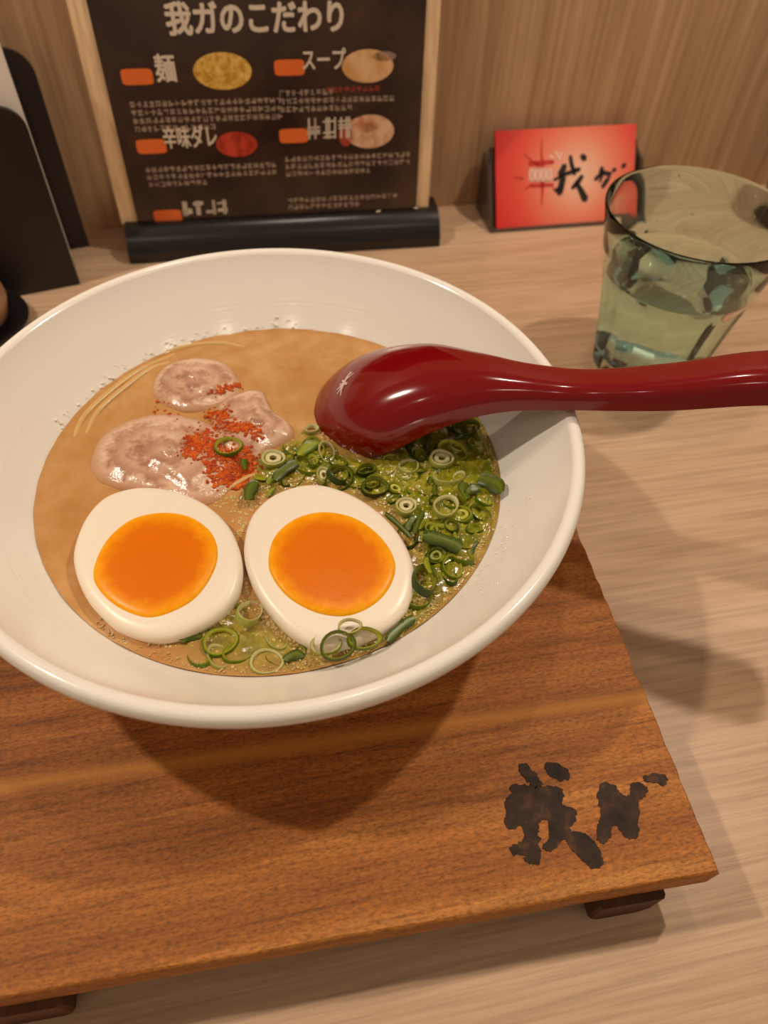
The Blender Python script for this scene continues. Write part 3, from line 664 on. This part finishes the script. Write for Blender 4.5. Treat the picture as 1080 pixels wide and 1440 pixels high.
def strokes(lst, basis, mapper, k): return [stroke([mapper(*q) for q in pts], [x*k for x in w] if isinstance(w, (list, tuple)) else w*k, basis) for pts, w in lst]
rays_ = [([(370, 250), (365, 330), (372, 420)], [6, 10, 22]), ([(372, 520), (372, 590), (365, 670)], [24, 14, 6]), ([(255, 345), (300, 385), (350, 420)], [6, 10, 18]), ([(250, 500), (180, 490)], [14, 4]), ([(300, 540), (260, 570)], [14, 5]), ([(290, 405), (440, 395)], [26, 22]), ([(300, 545), (440, 540)], [22, 18]), ([(440, 560), (480, 600)], [12, 4])]
flat(strokes(rays_, cb, card_pt, sc_), cn, .0001).build('printed_rays', M_dred, csheet, smooth=False)
gly = []
for i in range(4):
    cx0 = 305+i*37
    gly += [([(cx0-10, 440), (cx0-12, 480), (cx0-8, 515)], 12), ([(cx0+10, 440), (cx0+12, 480), (cx0+8, 515)], 12), ([(cx0-10, 445), (cx0+10, 442)], 12), ([(cx0-10, 512), (cx0+10, 510)], 12)]
gly += [([(420, 350), (440, 375)], 10), ([(455, 330), (475, 370)], 10), ([(490, 335), (480, 380)], 9)]
flat(strokes(gly, (CB+cn*.00024, cx_, cy_), card_pt, sc_), cn, .0001).build('printed_white_characters', M_wink, csheet, smooth=False)
blk = [([(512, 418), (490, 465), (500, 505), (478, 590)], [34, 46, 40, 44]), ([(445, 508), (520, 470), (605, 440)], [14, 22, 26]), ([(548, 360), (556, 410), (575, 470)], [22, 26, 24]), ([(622, 485), (590, 530), (560, 560)], [24, 34, 20]), ([(585, 520), (612, 570), (642, 630)], [20, 34, 44]), ([(452, 575), (500, 555)], [20, 26]), ([(622, 358), (640, 374)], [32, 34]),
       ([(748, 432), (742, 470), (706, 505)], [26, 26, 22]), ([(735, 455), (800, 472), (780, 510), (752, 552)], [22, 30, 28, 24]), ([(760, 455), (735, 520)], [16, 14]), ([(818, 450), (832, 440)], [22, 22]), ([(878, 424), (893, 412)], [22, 24])]
flat(strokes(blk, (CB+cn*.00036, cx_, cy_), card_pt, sc_), cn, .0001).build('printed_black_characters', M_ink, csheet, smooth=False)
# ------------------------------------------------------------------ menu stand
ang = math.radians(-1.9); RZ = Matrix.Rotation(ang, 3, 'Z'); MC = Vector((.0272, .4182, 0))
def ml(x, y, z): return MC+RZ @ Vector((x, y, z))
M_blk = N('black_plastic').set(Base_Color=sr(26, 21, 20), Roughness=.24, Specular_IOR_Level=.5).m
m = wood('menu_backing', (sr(236, 198, 150), sr(244, 208, 162), sr(248, 216, 174)), 2, 40, 1, .5, .05); M_back = m.m
stand = empty('menu_stand', MC, 'black-based upright menu board with dark printed sheet in front of the wall', 'menu')
HB = .0985
prof_b = [(.0, .0005), (.0, .0065), (.0012, .0085), (.0035, .0125), (.0065, .0160), (.0095, .0182), (.0125, .0195), (.0285, .0195), (.032, .017), (.034, .0005)]
mb = MB(); mb.loft([[ml(x, y, z) for y, z in prof_b] for x in (-HB, -HB+.0006, HB-.0006, HB)], True, True, True); mb.build('stand_base', M_blk, stand, angle=28)
la = math.atan(.0885); mn = RZ @ Vector((0, -math.cos(la), math.sin(la))); mx = RZ @ Vector((1, 0, 0)); my = RZ @ Vector((0, math.sin(la), math.cos(la)))
S0 = ml(0, .0128, .0)
def sheet_local(px, py): 
    q = on_plane(px, py, S0, mn)-S0; return q.dot(mx), q.dot(my)
a0 = sheet_local(92, 0)[0]; a1 = sheet_local(621, 0)[0]; b0 = sheet_local(121, 0)[0]; b1 = sheet_local(600, 0)[0]
slab(S0+mx*a0+my*.0186-mn*.0010, mx, my, mn, a1-a0, .262, .006).build('backing_board', M_back, stand, smooth=False)
m = N('menu_print'); v = m.coords(); m.color(m.ramp(m.noise(v, 22, 3), [(.35, sr(44, 28, 25)), (.7, sr(78, 54, 38))])); m.set(Roughness=.3); M_sheet = m.m
msheet = slab(S0+mx*b0+my*.0200, mx, my, mn, b1-b0, .250, .0008).build('printed_sheet', M_sheet, stand, smooth=False)
M_txt = plain('menu_white', sr(222, 204, 180), .5); M_org = plain('menu_orange', sr(234, 110, 44), .5); M_gry = plain('menu_small_text', sr(176, 152, 130), .5); M_rtx = plain('menu_red_text', sr(168, 62, 44), .5)
def sh(px, py, lift=.0002): x, y = sheet_local(px, py); return S0+mx*x+my*y+mn*lift
text_mb('我ガのこだわり', sh(363, 28), mx, my, .0155, .034, wscale=.88).build('menu_title', M_txt, msheet, smooth=False)['label'] = 'white menu title lettering'
text_mb('麺', sh(233, 99), mx, my, .0140, .025, wscale=.8).build('menu_heading', M_txt, msheet, smooth=False)
text_mb('スープ', sh(455, 86), mx, my, .0115, .02, wscale=.72).build('menu_heading', M_txt, msheet, smooth=False)
text_mb('辛味ダレ', sh(268, 195), mx, my, .0125, .02, wscale=.62).build('menu_heading', M_txt, msheet, smooth=False)
def scrawl(px, py, n, w, h, seed):          # unreadable heading glyphs
    r = random.Random(seed); L = []
    for i in range(n):
        c = (i-(n-1)/2)*w*1.08; B = (sh(px, py), mx, my)
        for _ in range(3): y = r.uniform(-.45, .45)*h; L.append(stroke([(c-w*.42, y), (c+w*.42, y+.0003)], .0009, B))
        for _ in range(3): x = c+r.uniform(-.38, .38)*w; L.append(stroke([(x, -h*.48), (x+.0003, h*.48)], .001, B))
    return flat(L, mn, .00005)
scrawl(463, 180, 3, .0085, .0115, 3).build('menu_heading', M_txt, msheet, smooth=False)
scrawl(288, 292, 4, .0066, .0085, 4).build('menu_heading', M_txt, msheet, smooth=False)
def pill(px, py, w, h):
    O = sh(px, py, .00015); P = []
    for k in range(20):
        a = 2*math.pi*k/20; P.append(O+mx*(w/2*math.copysign(abs(math.cos(a))**.35, math.cos(a)))+my*(h/2*math.copysign(abs(math.sin(a))**.35, math.sin(a))))
    return flat([P], mn, .00005)
for px, py in ((193, 108), (407, 95), (213, 206), (413, 191), (236, 304)): pill(px, py, .0168, .0078).build('orange_tag', M_org, msheet, smooth=False)
def para(px, py, rows, seed, mat=M_gry, size=.0030, adv=.0035, pitch=.0042):
    r = random.Random(seed); L = []; O = sh(px, py, .00015)
    for i, n in enumerate(rows):
        for j in range(n):
            c = O+mx*(j*adv)-my*(i*pitch)
            for _ in range(2): y = r.uniform(-.4, .4)*size; L.append(stroke([(-size*.4, y), (size*.4, y)], size*.2, (c, mx, my)))
            for _ in range(2): x = r.uniform(-.35, .35)*size; L.append(stroke([(x, -size*.45), (x, size*.45)], size*.16, (c, mx, my)))
    o = flat(L, mn, .00004).build('menu_small_print', mat, msheet, smooth=False); o['kind'] = 'stuff'
para(186, 147, [24, 24, 24, 13], 1); para(396, 131, [9, 19, 12], 2); para(208, 239, [22, 22, 10], 3); para(404, 224, [22, 22, 15], 4); para(408, 282, [20, 13], 5)
para(462, 126, [9], 9, M_rtx); 
def disc_pic(px, py, rx, ry, mat, name='food_picture'):
    O = sh(px, py, .00018); a, b = sheet_local(px+rx, py)[0]-sheet_local(px, py)[0], sheet_local(px, py-ry)[1]-sheet_local(px, py)[1]
    P = [O+mx*a*math.cos(2*math.pi*k/32)+my*b*math.sin(2*math.pi*k/32) for k in range(32)]
    return flat([P], mn, .00006).build(name, mat, msheet, smooth=False)
def pic(name, stops, sc=300):
    m = N(name); v = m.coords(); m.color(m.ramp(m.noise(v, sc, 3, .6), stops)); m.set(Roughness=.35); return m.m
disc_pic(313, 100, 41, 27, pic('noodle_picture', [(.35, sr(196, 140, 44)), (.55, sr(232, 186, 88)), (.7, sr(240, 204, 120))]))
disc_pic(517, 93, 36, 24, pic('soup_picture', [(.35, sr(214, 158, 96)), (.6, sr(232, 186, 138))], 90))
disc_pic(333, 203, 29, 18, pic('sauce_picture', [(.35, sr(160, 44, 26)), (.6, sr(206, 72, 50))], 160))
disc_pic(520, 185, 34, 24, pic('ramen_picture', [(.35, sr(196, 120, 84)), (.55, sr(224, 176, 140)), (.7, sr(236, 200, 170))], 140))
disc_pic(486, 190, 10, 16, M_rtx, 'sauce_edge_picture')
disc_pic(519, 179, 11, 7, plain('garnish', sr(176, 140, 70), .5), 'garnish_picture')
disc_pic(540, 79, 17, 7, plain('ladle', sr(150, 120, 110), .5), 'ladle_picture')
M_steel = N('steel').set(Base_Color=sr(150, 140, 130), Metallic=1.0, Roughness=.25).m
for px, py in ((532, 297), (585, 292)):
    c = on_plane(px, py, ml(0, .0100, .0187), Vector((0, -.5, .86))); MB().sphere(c, .0022, 12, 8, .6).build('screw', M_steel, stand)
# ------------------------------------------------------------------ napkin holder
nk = math.radians(12); nd = Vector((math.cos(nk), math.sin(nk), 0)); nb = Vector((-math.sin(nk), math.cos(nk), 0))
NC = Vector((-.1005, .4055, 0))            # front right bottom corner
M_blk2 = N('matte_black').set(Base_Color=sr(30, 22, 22), Roughness=.42).m
hold = empty('napkin_holder', NC-nd*.05+nb*.012, 'black upright napkin holder at the left, in front of the wall', 'napkin holder')
def plate(back, right, wid, h, th, r, tilt):
    P = []
    for k in range(8): a = math.pi/2*k/7; P.append((right-r+r*math.sin(a), h-r+r*math.cos(a)))
    P = [(right-wid+r, h)]+P+[(right, 0.0006), (right-wid, .0006), (right-wid, h-r)]
    W3 = [NC+nd*x+nb*(back+tilt*z)+Vector((0, 0, z)) for x, z in P]
    return flat([W3], -nb, th)
plate(.001, 0, .11, .100, .003, .012, .02).build('front_plate', M_blk2, hold, angle=30)
plate(.042, .0115, .124, .112, .003, .014, .02).build('back_plate', M_blk2, hold, angle=30)
P = [NC+nd*x+nb*y+Vector((0, 0, .0006)) for x, y in ((-.11, .001), (-.001, .001), (-.001, .038), (-.11, .038))]
flat([P], (0, 0, 1), .003).build('holder_base', M_blk2, hold, angle=30)
M_nap = N('napkin_paper').set(Base_Color=sr(250, 240, 228), Roughness=.8).m
for k in range(6):
    yy = .0085+k*.0042
    P = [NC+nd*x+nb*(yy+.02*z)+Vector((0, 0, z)) for x, z in ((-.105, .004), (-.0005, .004), (-.0005, .150+.0004*k), (-.105, .150+.0004*k))]
    o = flat([P], -nb, .0034).build('paper_napkin', M_nap, origin=P[0], smooth=False)
    tag(o, ['foremost', 'second', 'third', 'fourth', 'fifth', 'rearmost'][k]+' folded white paper napkin in the black holder', 'napkin', 'napkins in the holder')
# ------------------------------------------------------------------ jar on a black saucer (left edge) and dark bottle (right edge)
JC = Vector((-.158, .366, 0))
sa_ = MB().lathe([(.0005, .0006), (.022, .0006), (.024, .0012), (.0335, .0052), (.0345, .0062), (.0335, .0068), (.024, .003), (.0005, .0026)], 48, JC).build('saucer', M_blk2, origin=JC, angle=60)
tag(sa_, 'small round black saucer half hidden at the left edge behind the bowl', 'saucer')
m = N('brown_ceramic').set(Base_Color=sr(168, 128, 92), Roughness=.35); M_jar = m.m
jar = empty('condiment_jar', JC+Vector((0, 0, .0026)), 'tan ceramic condiment jar on the black saucer at the left edge', 'jar')
MB().lathe([(.0005, .003), (.016, .003), (.024, .008), (.0268, .018), (.0255, .028), (.021, .034), (.0195, .036), (.018, .034), (.02, .028), (.0005, .01)], 48, JC).build('jar_body', M_jar, jar, angle=60)
MB().lathe([(.0005, .0455), (.003, .0455), (.0042, .0435), (.003, .0405), (.008, .039), (.0195, .0375), (.0205, .0362), (.0005, .0355)], 48, JC).build('jar_lid', M_blk2, jar, angle=60)
DC = Vector((.3765, .408, 0))
M_dk = N('dark_bottle').set(Base_Color=sr(58, 40, 44), Roughness=.2).m
bt = empty('sauce_bottle', DC, 'dark sauce bottle at the right edge of the picture behind the glass', 'bottle')
MB().lathe([(.0005, .0006), (.022, .0006), (.0245, .003), (.0245, .07), (.022, .082), (.012, .094), (.0105, .115), (.0005, .115)], 40, DC).build('bottle_body', M_dk, bt, angle=60)
MB().lathe([(.0005, .130), (.0105, .130), (.0122, .128), (.0122, .114), (.0005, .114)], 32, DC).build('bottle_cap', M_red, bt, angle=40)
